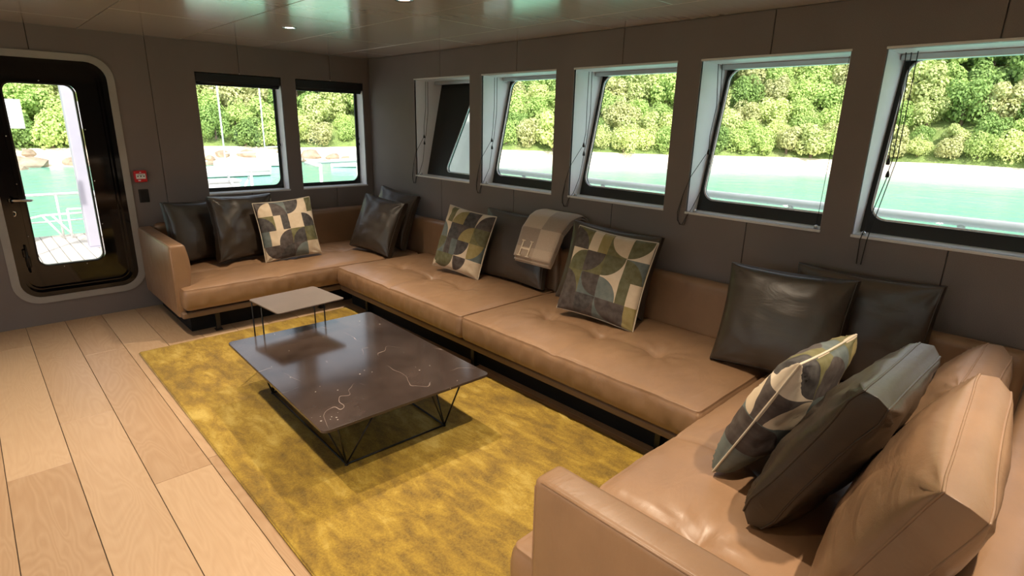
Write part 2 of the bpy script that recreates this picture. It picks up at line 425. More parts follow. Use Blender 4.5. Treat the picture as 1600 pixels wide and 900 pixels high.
for i, (a, b) in enumerate(OPX):
    wn = tag(empty('window_%d' % (i+1), (0, 0, 0)), kind='structure')
    for nm, y0, y1 in (('reveal_panel', b, b+.012), ('reveal_panel', a-.012, a)):
        plate(nm, [(XR+.002, Z0-.012), (xo(Z0), Z0-.012), (xo(Z1)+.004, Z1+.012), (XR+.002, Z1+.012)], lambda x, z, d, y0=y0, y1=y1: (x, y0 if d == 0 else y1, z), 0, 1, 'reveal_paint', wn)
    box('sill', (XR-.006, a-.004, Z0-.014), (xo(Z0), b+.004, Z0), 'white_paint', wn, .002)
    box('head_lining', (XR-.004, a-.004, Z1), (xo(Z1)+.005, b+.004, Z1+.012), 'white_paint', wn, .002)
    box('blind_cassette', (xo(Z1)-.10, a+.004, Z1-.03), (xo(Z1)-.05, b-.004, Z1), 'aluminium', wn, .004)
    out = rrect(a-.012, b+.012, Z0-.012, Z1+.012, .004); inn = rrect(a-.06, b-.028, Z0+.07, Z1-.018, .075)
    if i == 0:
        inn = [(y - (.32*(z-1.16)+.20 if y > (a+b)/2 else 0), z) for y, z in rrect(a-.06, b-.10, Z0+.045, Z1-.018, .06)]
    ring('window_frame', out, inn, toT, .0, .02, 'plate_dark', wn)
    sc = [toT(y, z, -.004) for y, z in inn]
    tube('seal_trim', sc, .007, 'chrome', wn, 8, True)
    plate('pane', inn, toT, .008, .012, 'window_glass', wn)
# exterior skin strips that close the shell between the windows
sk = wr
for i in range(len(ysr)-1):
    pl, ph = (OPX[i][1] if i < len(OPX) else ysr[i+1]), (OPX[i-1][0] if i > 0 else ysr[i]+.1)
    plate('outer_skin', [(pl+.0125, Z0-.03), (ph-.0125, Z0-.03), (ph-.0125, Z1+.03), (pl+.0125, Z1+.03)], toT, .001, .02, 'white_paint', sk)
plate('outer_skin', [(YF, Z1+.013), (YB+.1, Z1+.013), (YB+.1, ZC+.1), (YF, ZC+.1)], toT, .001, .02, 'white_paint', sk)
plate('outer_skin', [(YF, -.6), (YB+.1, -.6), (YB+.1, Z0-.013), (YF, Z0-.013)], lambda y, z, d: (XR+.135+d, y, z), .001, .02, 'white_paint', sk)
# back wall
toB = lambda x, z, d: (x, YB+d, z)
wb = tag(box('wall_back', (1.14, YB+.0205, 0), (1.56, YB+.10, ZC), 'shell_paint', None, 0), kind='structure')
BW = [(1.575, 2.315), (2.455, 3.175)]; BZ0, BZ1 = .948, 1.99
DX0, DX1, DZ0, DZ1 = .105, .985, .175, 2.052
box('wall_core', (1.56, YB+.0205, 0), (XR+.1, YB+.10, BZ0-.02), 'shell_paint', wb, 0)
box('wall_core', (1.56, YB+.0205, BZ1+.02), (XR+.1, YB+.10, ZC), 'shell_paint', wb, 0)
box('wall_core', (2.33, YB+.0205, BZ0-.02), (2.44, YB+.10, BZ1+.02), 'shell_paint', wb, 0)
box('wall_core', (3.19, YB+.0205, BZ0-.02), (XR+.1, YB+.10, BZ1+.02), 'shell_paint', wb, 0)
box('wall_core', (XL, YB+.0205, 0), (-.02, YB+.10, ZC), 'shell_paint', wb, 0)
sm1, sm2 = (1.575+2.315)/2, (2.455+3.175)/2
wall_panel([(1.233+g, 0), (sm1-g, 0), (sm1-g, BZ0), (1.575, BZ0), (1.575, BZ1), (sm1-g, BZ1), (sm1-g, ZC), (1.233+g, ZC)], toB, wb)
wall_panel([(sm1+g, 0), (sm2-g, 0), (sm2-g, BZ0), (2.455, BZ0), (2.455, BZ1), (sm2-g, BZ1), (sm2-g, ZC), (sm1+g, ZC), (sm1+g, BZ1), (2.315, BZ1), (2.315, BZ0), (sm1+g, BZ0)], toB, wb)
wall_panel([(sm2+g, 0), (XR, 0), (XR, ZC), (sm2+g, ZC), (sm2+g, BZ1), (3.175, BZ1), (3.175, BZ0), (sm2+g, BZ0)], toB, wb)
# the panels round the door: a plate with the rounded opening bridged to its rim
dout = [(min(max(x, -.14), 1.233-g), z) for x, z in rrect(-.14, 1.233-g, 0, ZC, .004)]
din = rrect(DX0, DX1, DZ0, DZ1, .17)
ring('wall_panel', dout, din, toB, 0, .02, 'wall_fabric', wb)
for a, b in ((-.875, -.144), (-1.61, -.879), (XL, -1.614)): wall_panel([(a, 0), (b, 0), (b, ZC), (a, ZC)], toB, wb)
tube('panel_seam', [(.494, YB+.0005, 2.06), (.494, YB+.0005, ZC)], .003, 'rubber', wb, 6)
for a, b in BW:
    wn = tag(empty('window_%d' % (9+BW.index((a, b)))), kind='structure')
    for x0, x1 in ((a-.012, a), (b, b+.012)):
        box('reveal_panel', (x0, YB+.002, BZ0-.012), (x1, YB+.16, BZ1+.012), 'reveal_paint', wn, .002)
    box('sill', (a-.004, YB-.006, BZ0-.014), (b+.004, YB+.16, BZ0), 'white_paint', wn, .002)
    box('head_lining', (a, YB+.002, BZ1), (b, YB+.16, BZ1+.012), 'reveal_paint', wn, .002)
    out = rrect(a-.012, b+.012, BZ0-.012, BZ1+.012, .004); inn = rrect(a-.04, b-.022, BZ0+.03, BZ1-.02, .075)
    ring('window_frame', out, inn, toB, .15, .17, 'plate_dark', wn)
    tube('seal_trim', [toB(x, z, .146) for x, z in inn], .006, 'rubber', wn, 8, True)
    plate('pane', inn, toB, .158, .162, 'window_glass', wn)
    rb = empty('roller_blind', (0, 0, 0)); 
    tag(rb, 'black rolled-up blind across the top of the window %s' % ('next to the red alarm box' if a < 2 else 'nearest the corner of the room'), 'blind', 'rolled-up blinds in the window heads')
    box('cassette', (a+.003, YB+.008, BZ1-.075), (b-.003, YB+.075, BZ1-.002), 'rubber', rb, .006)
    tube('blind_roll', [(a+.01, YB+.042, BZ1-.078), (b-.01, YB+.042, BZ1-.078)], .018, 'black_metal', rb, 12)
    box('bottom_bar', (a+.012, YB+.032, BZ1-.105), (b-.012, YB+.052, BZ1-.092), 'black_metal', rb, .003)
    cd = empty('blind_cord'); tag(cd, 'thin black blind cord in the window %s' % ('next to the red alarm box' if a < 2 else 'nearest the corner of the room'), 'cord', 'blind cords of the end-wall windows')
    x = b-.03
    tube('cord_line', [(x, YB+.085, BZ1-.03), (x-.003, YB+.085, 1.45)], .0022, 'cord', cd, 6)
    lathe('cord_pull', [(.003, .03), (.008, .02), (.009, 0), (.0, 0)], 'cord', cd, 10, (x-.003, YB+.085, 1.42))
    tube('cord_line', [(x+.012, YB+.11, BZ1-.03), (x+.012, YB+.11, 1.38), (x+.004, YB+.10, 1.1), (x-.01, YB+.09, .99)], .0022, 'cord', cd, 6)
    lathe('cord_pull', [(.003, .03), (.008, .02), (.009, 0), (.0, 0)], 'cord', cd, 10, (x+.012, YB+.11, 1.36))
plate('outer_skin', [(1.0, -.6), (XR+.13, -.6), (XR+.13, BZ0-.015), (1.0, BZ0-.015)], toB, .171, .19, 'white_paint', wb)
# left wall and rear wall close the room
ZL0 = 1.0
wl = tag(box('wall_left', (XL-.12, YF, -.1), (XL, YB+.12, ZL0), 'wall_fabric', None, 0), kind='structure')
box('wall_band', (XL-.12, YF, Z1), (XL, YB+.12, ZC+.1), 'wall_fabric', wl, 0)
pr = YF
for k, (a, b) in enumerate(reversed(OPX)):
    box('wall_pillar', (XL-.12, pr, ZL0), (XL, a, Z1), 'wall_fabric', wl, 0); pr = b
    wn = tag(empty('window_%d' % (11+k)), kind='structure')
    toL = lambda y, z, d: (XL-.1+d, y, z)
    ring('window_frame', rrect(a, b, ZL0, Z1, .004), rrect(a+.03, b-.03, ZL0+.05, Z1-.02, .07), toL, 0, .02, 'plate_dark', wn)
    plate('pane', rrect(a+.03, b-.03, ZL0+.05, Z1-.02, .07), toL, .008, .012, 'window_glass', wn)
box('wall_pillar', (XL-.12, pr, ZL0), (XL, YB+.12, Z1), 'wall_fabric', wl, 0)
wf = tag(box('wall_front', (XL-.12, YF-.12, -.1), (XR+.12, YF, ZC+.1), 'wall_fabric', None, 0), kind='structure')
# ------------------------------------------------------------------ door
door = tag(empty('door_1', (.545, YB, 0)), kind='structure')
def dpart(o): o.parent = door; o.matrix_parent_inverse = Matrix.Translation((-.545, -YB, 0)); return o
dpart(ring('door_surround', rrect(DX0, DX1, DZ0, DZ1, .17), rrect(DX0+.05, DX1-.05, DZ0+.05, DZ1-.05, .13), toB, -.012, .02, 'ring_paint'))
dpart(ring('door_jamb', rrect(DX0+.049, DX1-.049, DZ0+.049, DZ1-.049, .131), rrect(DX0+.085, DX1-.085, DZ0+.085, DZ1-.085, .10), toB, -.004, .16, 'black_gloss'))
dpart(ring('door_stop', rrect(DX0+.084, DX1-.084, DZ0+.084, DZ1-.084, .101), rrect(DX0+.105, DX1-.105, DZ0+.105, DZ1-.105, .085), toB, .05, .16, 'black_gloss'))
gi = rrect(.295, .735, .452, 1.833, .065)
leaf = dpart(ring('door_leaf', rrect(DX0+.06, DX1-.06, DZ0+.06, DZ1-.06, .12), gi, toB, .085, .14, 'black_gloss'))
def lp(o): o.parent = leaf; return o
lp(ring('window_bead', rrect(.262, .758, .419, 1.866, .095), gi, toB, .065, .087, 'black_gloss'))
lp(ring('pane_gasket', rrect(.292, .728, .449, 1.836, .067), rrect(.303, .717, .46, 1.825, .058), toB, .06, .10, 'rubber'))
lp(plate('pane', rrect(.30, .72, .457, 1.828, .06), toB, .10, .106, 'window_glass'))
for x, z in ((.75, 1.5), (.75, 1.1), (.75, .75), (.52, 1.85), (.268, 1.1), (.268, 1.45), (.268, .7), (.45, .435), (.6, .435)):
    o = lathe('screw', [(0, 0), (.006, 0), (.005, .003), (0, .004)], 'chrome', leaf, 10); o.rotation_euler = (PI/2, 0, 0); o.location = (x, YB+.064, z)
hd = lathe('door_handle', [(0, 0), (.033, 0), (.031, .010), (.018, .014), (.013, .05), (0, .052)], 'chrome', leaf, 20); hd.rotation_euler = (PI/2, 0, 0); hd.location = (.205, YB+.085, .982)
lp(tube('lever', [(.205, YB+.038, .982), (.235, YB+.036, .981), (.325, YB+.036, .976), (.335, YB+.045, .976)], [.012, .011, .010, .009], 'chrome', n=12))
o = lathe('lock_cylinder', [(0, 0), (.026, 0), (.025, .008), (.012, .010), (.011, .006), (0, .006)], 'chrome', leaf, 20); o.rotation_euler = (PI/2, 0, 0); o.location = (.209, YB+.085, .878)
lp(box('hold_catch', (.222, YB+.045, .46), (.252, YB+.085, .54), 'black_metal', None, .005))
lp(box('hold_catch', (.212, YB+.055, .54), (.238, YB+.085, .60), 'black_metal', None, .004))
lp(tube('catch_rod', [(.235, YB+.05, .42), (.235, YB+.05, .63)], .008, 'black_metal', n=10))
# ------------------------------------------------------------------ wall devices
al = empty('fire_alarm_box', (1.053, YB, 1.131)); tag(al, 'small red fire alarm call point with white plate beside the black door', 'fire alarm')
box('housing', (-.045, -.045, -.047), (.045, -.001, .047), 'red_plastic', al, .006)
box('press_plate', (-.034, -.049, -.020), (.034, -.045, .022), 'white_paint', al, .002)
bm = bmesh.new()
for s in (-1, 1):
    v = [bm.verts.new((s*x, -.0495, z)) for x, z in ((.026, .008), (.012, .001), (.026, -.006))]; bm.faces.new(v)
bm_box(bm, (-.005, -.0498, -.004), (.005, -.049, .006)); bm_box(bm, (-.022, -.0498, .011), (.022, -.049, .014))
link('press_mark', fin(bm, 'press_mark'), 'rubber', al)
box('indicator', (-.006, -.047, .030), (.006, -.045, .036), 'white_paint', al, .001)
box('key_slot', (-.022, -.047, -.038), (-.004, -.045, -.028), 'white_paint', al, .001)
sw = empty('light_switch', (1.062, YB, .966)); tag(sw, 'flat black switch plate under the red alarm box', 'switch')
box('plate', (-.036, -.009, -.055), (.036, -.001, .055), 'rubber', sw, .003)
box('rocker', (-.028, -.012, -.048), (.028, -.009, .048), 'black_metal', sw, .002)
# ------------------------------------------------------------------ downlights
def downlight(x, y, label, power):
    t = empty('ceiling_downlight', (x, y, ZC)); tag(t, label, 'ceiling light', 'recessed ceiling downlights')
    lathe('bezel', [(.030, .004), (.047, .0), (.050, -.004), (.047, -.006), (.032, -.003), (.030, .004)], 'chrome', t, 28)
    lathe('lens', [(0, -.001), (.030, -.001), (.030, .003), (0, .003)], 'lamp_lens', t, 24)
    ld = bpy.data.lights.new('downlight_beam', 'SPOT'); ld.energy = power; ld.color = (1, .82, .61)
    ld.spot_size = math.radians(88); ld.spot_blend = 1.0; ld.shadow_soft_size = .02
    lo = bpy.data.objects.new('downlight_beam', ld); COL.objects.link(lo); lo.parent = t; lo.location = (0, 0, -.02)
where = {4.20: 'the corner end of the sofa', 2.76: 'the marble coffee table', 1.32: 'the near end of the rug', -.12: 'the near sofa', -1.56: 'the room behind the sofa'}
for x in (1.83, .30):
    for y, wt in where.items():
        if x < 1: y -= .3
        downlight(x, y, 'round recessed downlight %s %s' % ('above' if x > 1 else 'over bare planks beside', wt), LAMP_POWER)
for y in (3.9, 2.46, 1.0, -.4): downlight(-1.3, y, 'added unseen fill downlight above the open wooden floor', LAMP_POWER*.35)  # added lamps out of view, fill light for the left floor
# ------------------------------------------------------------------ rug
rug = empty('area_rug', (1.466, 2.675, 0)); tag(rug, 'mustard yellow silk rug with mottled sheen under the marble coffee table', 'rug')
def rdisp(p, n):
    return p + Vector((0, 0, .0015*mn.noise(p*18))) if n.z > .5 else p
soft_box('pile', (-.80, -1.775, .0), (.80, 1.775, .018), .008, 'silk_rug', rug, .04, rdisp)
tube('bound_edge', [(-.80, -1.775, .006), (.80, -1.775, .006), (.80, 1.775, .006), (-.80, 1.775, .006)], .0055, 'silk_rug', rug, 6, True)
# ------------------------------------------------------------------ sofas
ZB = .160
def seat(name, lo, hi, parent, tufts, seams, fronts):
    """leather seat cushion: puffed top, button tufts, seams, wrinkled sides"""
    cx, cy = (lo[0]+hi[0])/2, (lo[1]+hi[1])/2; hx, hy = (hi[0]-lo[0])/2, (hi[1]-lo[1])/2
    def disp(p, n):
        u, v = (p.x-cx)/hx, (p.y-cy)/hy
        q = p.copy()
        if n.z > -.2:
            up = max(0, n.z)
            puff = .028*max(0, (1-u**4))*max(0, (1-v**4))
            dz = 0
            for tx, ty in tufts:
                dx, dy = p.x-tx, p.y-ty; r = math.hypot(dx, dy); a = math.atan2(dy, dx)
                dz -= .026*math.exp(-(r/.055)**2) + .012*math.exp(-(r/.16)**2)
                dz += .0038*math.sin(a*9+tx*40+2*mn.noise(p*9))*math.exp(-((r-.10)/.075)**2)
            for ax, c, l0, l1 in seams:
                d, s = (p.x-c, p.y) if ax == 'x' else (p.y-c, p.x)
                if l0 <= s <= l1: dz -= .010*math.exp(-(d/.014)**2) + .006*math.exp(-(d/.07)**2)
            q.z += up*(puff + dz + .005*mn.noise(p*5) + .0028*mn.noise(Vector((p.x*9, p.y*26, 4))))
        if abs(n.z) < .8:
            t = p.x if fronts == 'y' else p.y
            wr_ = .008*mn.noise(Vector((t*18, p.z*7 + t*9, 3))) + .006*mn.noise(Vector((t*42, p.z*10 - t*6, 9)))
            side = 1-abs(n.z)
            h = (p.z-lo[2])/(hi[2]-lo[2])
            q += Vector((n.x, n.y, 0))*(side*(wr_ + .012*math.sin(PI*min(max(h, 0), 1))))
        q += n*.006*math.exp(-((n.z-.7)/.10)**2)      # raised edge seam
        return q
    o = soft_box(name, lo, hi, .030, 'tan_leather', parent, .020, disp)
    for tx, ty in tufts:
        p = disp(Vector((tx, ty, hi[2])), Vector((0, 0, 1)))
        lathe('button', [(0, -.004), (.013, -.004), (.014, .001), (.009, .004), (0, .005)], 'tan_leather', o, 14, p)
    return o
def seam_line(parent, pts):
    tube('piping', pts, .0032, 'tan_leather', parent, 6)
def feet(parent, pts):
    for x, y in pts:
        bm = bmesh.new(); bm_box(bm, (x-.026, y-.026, 0), (x+.026, y+.026, .010), .003); bm_box(bm, (x-.016, y-.016, .010), (x+.016, y+.016, ZB), .002)
        link('foot', fin(bm, 'foot'), 'black_metal', parent)
def arm(parent, x0, x1, y0, y1, z1, rear, front):
    def d(p, n):
        # the inner face swells towards the top, the outer face stays flat
        if n.x > .2 and p.z > .36: p = p + Vector((.025*math.sin(PI*min(1, (p.z-.36)/(z1-.36)))*n.x, 0, 0))
        return p
    soft_box('armrest', (x0, y0, ZB), (x1, y1, z1), .022, 'tan_leather', parent, .05, d)
    yy = front
    s = -1 if front < rear else 1
    tube('piping', [(x0+.007, yy-s*.02, ZB+.02), (x0+.007, yy-s*.007, ZB+.05), (x0+.007, yy-s*.007, z1-.03), (x0+.007, yy-s*.03, z1-.007), (x0+.007, rear+s*.03, z1-.007)], .0045, 'tan_leather', parent, 6)
# back sofa
sb = empty('sofa', (2.1, 5.05, 0)); tag(sb, 'tan leather sofa against the end wall beside the black door', 'sofa', 'tan leather sofas of the seating group')
def at(o, base): o.matrix_parent_inverse = Matrix.Translation(-base.location); return o
def group_children(root):
    for c in root.children: c.matrix_parent_inverse = Matrix.Translation(-Vector(root.location))
arm(sb, .970, 1.075, 4.585, 5.575, .715, 5.575, 4.585)
box('base', (.985, 4.535, ZB), (3.14, 5.575, .205), 'sofa_base', sb, .012, 3)
box('plinth', (1.02, 4.56, .205), (3.13, 5.57, .225), 'rubber', sb, 0)
s = seat('seat_cushion', (1.005, 4.50, .222), (3.08, 5.46, .392), sb, [(1.45, 4.98), (1.98, 4.98), (2.5, 4.98)], [('y', 4.98, 1.1, 2.6), ('x', 1.72, 4.5, 5.4)], 'y')
soft_box('backrest', (1.08, 5.46, .225), (3.23, 5.578, .740), .045, 'tan_leather', sb, .05)
box('undersofa_shade_block', (1.07, 4.70, 0), (3.13, 5.57, ZB), 'shade_gap_black', sb, 0)  # added black block that deepens the shade beneath this sofa
feet(sb, [(1.24, 4.62), (2.1, 4.62)])
group_children(sb)
# long sofa under the windows
sr = empty('sofa', (2.7, 2.77, 0)); tag(sr, 'long tan leather sofa of two seat cushions under the side windows', 'sofa', 'tan leather sofas of the seating group')
box('base', (2.245, 1.06, ZB), (3.235, 4.525, .205), 'sofa_base', sr, .012, 3)
box('plinth', (2.27, 1.06, .205), (3.225, 4.53, .225), 'rubber', sr, 0)
seat('seat_cushion', (2.205, 2.765, .222), (3.146, 4.478, .392), sr, [(2.625, 3.237), (2.605, 3.654), (2.605, 4.084)], [('y', 3.654, 2.2, 2.62), ('x', 2.615, 3.2, 4.1)], 'x')
seat('seat_cushion', (2.205, 1.044, .222), (3.146, 2.755, .392), sr, [(2.63, 1.526), (2.63, 1.936), (2.63, 2.358)], [('y', 1.936, 2.2, 2.64), ('x', 2.63, 1.5, 2.4)], 'x')
for y0, y1 in ((2.76, 5.45), (.06, 2.755)):
    soft_box('backrest', (3.152, y0, .225), (3.238, y1, .725), .045, 'tan_leather', sr, .05)
box('undersofa_shade_block', (2.37, 1.06, 0), (3.22, 4.56, ZB), 'shade_gap_black', sr, 0)  # black filler standing in for the deep shade under the long seat
feet(sr, [(2.33, 4.2), (2.33, 2.77), (2.33, 1.3)])
group_children(sr)
# near sofa
sf = empty('sofa', (2.1, .47, 0)); tag(sf, 'near tan leather sofa whose armrest stands on the yellow rug edge', 'sofa', 'tan leather sofas of the seating group')
arm(sf, .972, 1.080, -.08, .905, .700, -.08, .905)
box('base', (.985, -.08, ZB), (3.09, .975, .205), 'sofa_base', sf, .012, 3)
box('plinth', (1.02, -.06, .205), (3.08, .955, .225), 'rubber', sf, 0)
seat('seat_cushion', (1.005, .06, .222), (3.09, 1.018, .392), sf, [(1.437, .636), (1.96, .636), (2.5, .636)], [('y', .636, 1.40, 2.6), ('x', 1.432, .62, 1.1), ('x', 1.96, .2, 1.1)], 'y')
soft_box('backrest', (1.085, -.085, .225), (2.95, .050, .700), .05, 'tan_leather', sf, .05)
box('undersofa_shade_block', (1.30, .0, 0), (3.08, .70, ZB), 'shade_gap_black', sf, 0)  # added block, blackens the shaded space under the near seat
feet(sf, [(1.2, .85), (2.0, .85)])
group_children(sf)
# ------------------------------------------------------------------ cushions
def cushion(name, B, yaw, lean, roll, w, h, edge, centre, mat, label, cat='cushion', group=None, seed=1, pipe=None, fold=.006, crush=0, pinch=.05, zlift=0):
    n = Vector((math.cos(yaw), math.sin(yaw), 0)); z = Vector((0, 0, 1)); u = z.cross(n)
    v = math.cos(lean)*z - math.sin(lean)*n
    u2 = math.cos(roll)*u + math.sin(roll)*v; v2 = -math.sin(roll)*u + math.cos(roll)*v; w2 = u2.cross(v2)
    drop = w/2*abs(math.sin(roll))*math.cos(lean) + edge/2*math.sin(lean)
    m = Matrix((u2, v2, w2)).transposed().to_4x4(); m.translation = Vector((B[0], B[1], B[2]+drop+zlift))
    root = bpy.data.objects.new(name, None); root.empty_display_size = .1; COL.objects.link(root); root.matrix_world = m
    tag(root, label, cat, group)
    K = 30
    bm = bmesh.new(); uvl = bm.loops.layers.uv.new('UVMap')
    def pos(i, j, side):
        a, b = -1+2*i/K, -1+2*j/K
        # denser sampling near the edges
        a, b = math.sin(a*PI/2), math.sin(b*PI/2)
        rc = 1-.022*(a*b)**4
        x = a*w/2*(1-pinch*(1-b*b)*abs(a))*rc; y = h/2 + b*h/2*(1-pinch*(1-a*a)*abs(b))*rc
        f = (max(0, 1-a*a)*max(0, 1-b*b))**.42
        f *= 1 + .22*(-b)*.6           # filling sinks to the bottom
        t = edge/2 + (centre-edge)/2*f
        p3 = Vector((a*3, b*3, seed*7.3 + side))
        wr = fold*(mn.noise(p3*1.1) + .6*mn.noise(p3*2.3))*(f**.5)
        # gathers running in from the corners
        ca, cb = 1-abs(a), 1-abs(b); rr = math.hypot(ca, cb)
        wr += fold*1.0*math.sin(math.atan2(cb, ca)*9+seed)*math.exp(-(rr/.38)**2)*min(1, rr*5)
        if crush: wr -= crush*math.exp(-((b-.75)/.25)**2 - ((a-.1)/.5)**2)
        return Vector((x, y, side*(t+wr)))
    nz_ = lambda i: (1+math.sin((-1+2*i/K)*PI/2))/2
    G = {}
    for side in (1, -1):
        for i in range(K+1):
            for j in range(K+1): G[side, i, j] = bm.verts.new(pos(i, j, side))
        for i in range(K):
            for j in range(K):
                q = [(i, j), (i+1, j), (i+1, j+1), (i, j+1)]
                if side < 0: q = q[::-1]
                f = bm.faces.new([G[side, a, b] for a, b in q])
                for lp_, (a, b) in zip(f.loops, q): lp_[uvl].uv = (nz_(a), nz_(b))
    rim = [(i, 0) for i in range(K)] + [(K, j) for j in range(K)] + [(i, K) for i in range(K, 0, -1)] + [(0, j) for j in range(K, 0, -1)]
    mid = []
    for (i, j) in rim:
        a, b = G[1, i, j].co, G[-1, i, j].co; c = (a+b)/2; o = (c-Vector((0, h/2, 0))).normalized()
        mid.append(bm.verts.new(c + o*edge*.30))
    L = len(rim)
    for k in range(L):
        k2 = (k+1) % L
        for s_, fl in ((1, False), (-1, True)):
            vs = [G[s_, rim[k][0], rim[k][1]], mid[k], mid[k2], G[s_, rim[k2][0], rim[k2][1]]]
            f = bm.faces.new(vs if not fl else vs[::-1])
            for lp_ in f.loops: lp_[uvl].uv = (nz_(rim[k][0]), nz_(rim[k][1]))
    seams = [[G[s_, i, j].co.copy() for i, j in rim] for s_ in (1, -1)]
    midc = [q.co.copy() for q in mid]
    body = link('cover', fin(bm, 'cover'), mat, root, True)
    if edge > .03:
        for sm in seams: tube('piping', sm, .0036, mat, body, 6, True)
    else: tube('piping', midc, .004, pipe or mat, body, 6, True)
    return root
D = math.radians
ZS = .412
PR = dict(edge=.012, centre=.170, fold=.010, mat='geometric_print', pipe='piping_cream', pinch=.07)
GP = 'patterned throw pillows'
cushion('throw_pillow', (2.005, 4.885, ZS-.008), D(-95), D(13), D(3.6), .50, .525, label='patterned throw pillow leaning on dark cushions beneath the end-wall windows', group=GP, seed=1, **PR)
cushion('throw_pillow', (2.770, 3.545, ZS-.002), D(192), D(19), D(-5.9), .50, .53, label='patterned throw pillow on the far seat, beside the folded blanket', group=GP, seed=4, **PR)
cushion('throw_pillow', (2.735, 2.075, ZS-.004), D(190.7), D(17.8), D(-4.6), .56, .57, label='large patterned throw pillow in front of a dark leather cushion, between blanket and seat end', group=GP, seed=6, **PR)
cushion('throw_pillow', (2.01, .745, ZS-.004), D(87), D(24), D(3), .52, .54, label='patterned throw pillow on the near sofa, leaning on a dark leather cushion', group=GP, seed=9, **dict(PR, centre=.19))
GL = 'dark leather cushions'
LT = dict(edge=.050, centre=.200, pinch=.085, mat='dark_leather', group=GL)
cushion('leather_cushion', (1.355, 5.25, ZS-.003), D(-72), D(12), D(-3), .50, .51, label='dark brown leather cushion beside the armrest near the door', seed=11, **LT)
cushion('leather_cushion', (1.70, 5.11, ZS), D(-76), D(9), D(-2), .58, .55, label='dark wrinkled leather cushion directly behind the patterned pillow on the end-wall sofa', seed=12, fold=.018, **LT)
cushion('leather_cushion', (2.655, 4.70, ZS-.026), D(-162), D(22), D(-7), .50, .53, label='black leather cushion standing in the sofa corner, in front of another', seed=13, fold=.009, **LT)
LG = dict(edge=.050, centre=.185, pinch=.085, mat='grey_leather', group=GL)
cushion('leather_cushion', (2.93, 4.86, ZS-.018), D(-166), D(17), D(-8), .50, .55, label='dark grey leather cushion rearmost in the sofa corner', seed=14, **LG)
cushion('leather_cushion', (3.00, 3.14, ZS-.005), D(183), D(14), D(0), .72, .55, label='dark brown leather back cushion under the folded blanket', seed=15, **dict(LG, centre=.168))
cushion('leather_cushion', (2.945, 2.205, ZS-.006), D(193), D(17), D(-4), .65, .55, label='dark leather back cushion behind the large patterned pillow', seed=16, **LG)
cushion('leather_cushion', (2.796, .985, ZS-.008), D(184), D(19), D(1.5), .61, .54, label='brown black leather cushion facing the room where two seats meet', seed=17, **LT)
cushion('leather_cushion', (3.026, .709, ZS-.021), D(184), D(11), D(0), .63, .565, label='dark grey leather cushion leaning on the wall below the nearest window', seed=18, **dict(LG, centre=.140))
cushion('leather_cushion', (1.885, .535, ZS), D(88.5), D(26), D(2), .61, .575, label='dark leather cushion on the near sofa between patterned pillow and tan cushion', seed=19, fold=.013, **dict(LT, edge=.068, centre=.212))
TN = dict(edge=.085, centre=.25, mat='tan_leather', group='tan leather back cushions of the near sofa')
cushion('leather_cushion', (1.690, .271, ZS-.003), D(93.2), D(22), D(.6), .83, .53, label='big tan leather back cushion with stitched seams on the near sofa', seed=20, fold=.005, **TN)
cushion('leather_cushion', (2.54, .30, ZS), D(90), D(22), D(0), .62, .41, label='low tan leather back cushion beyond the big tan one', seed=21, **TN)
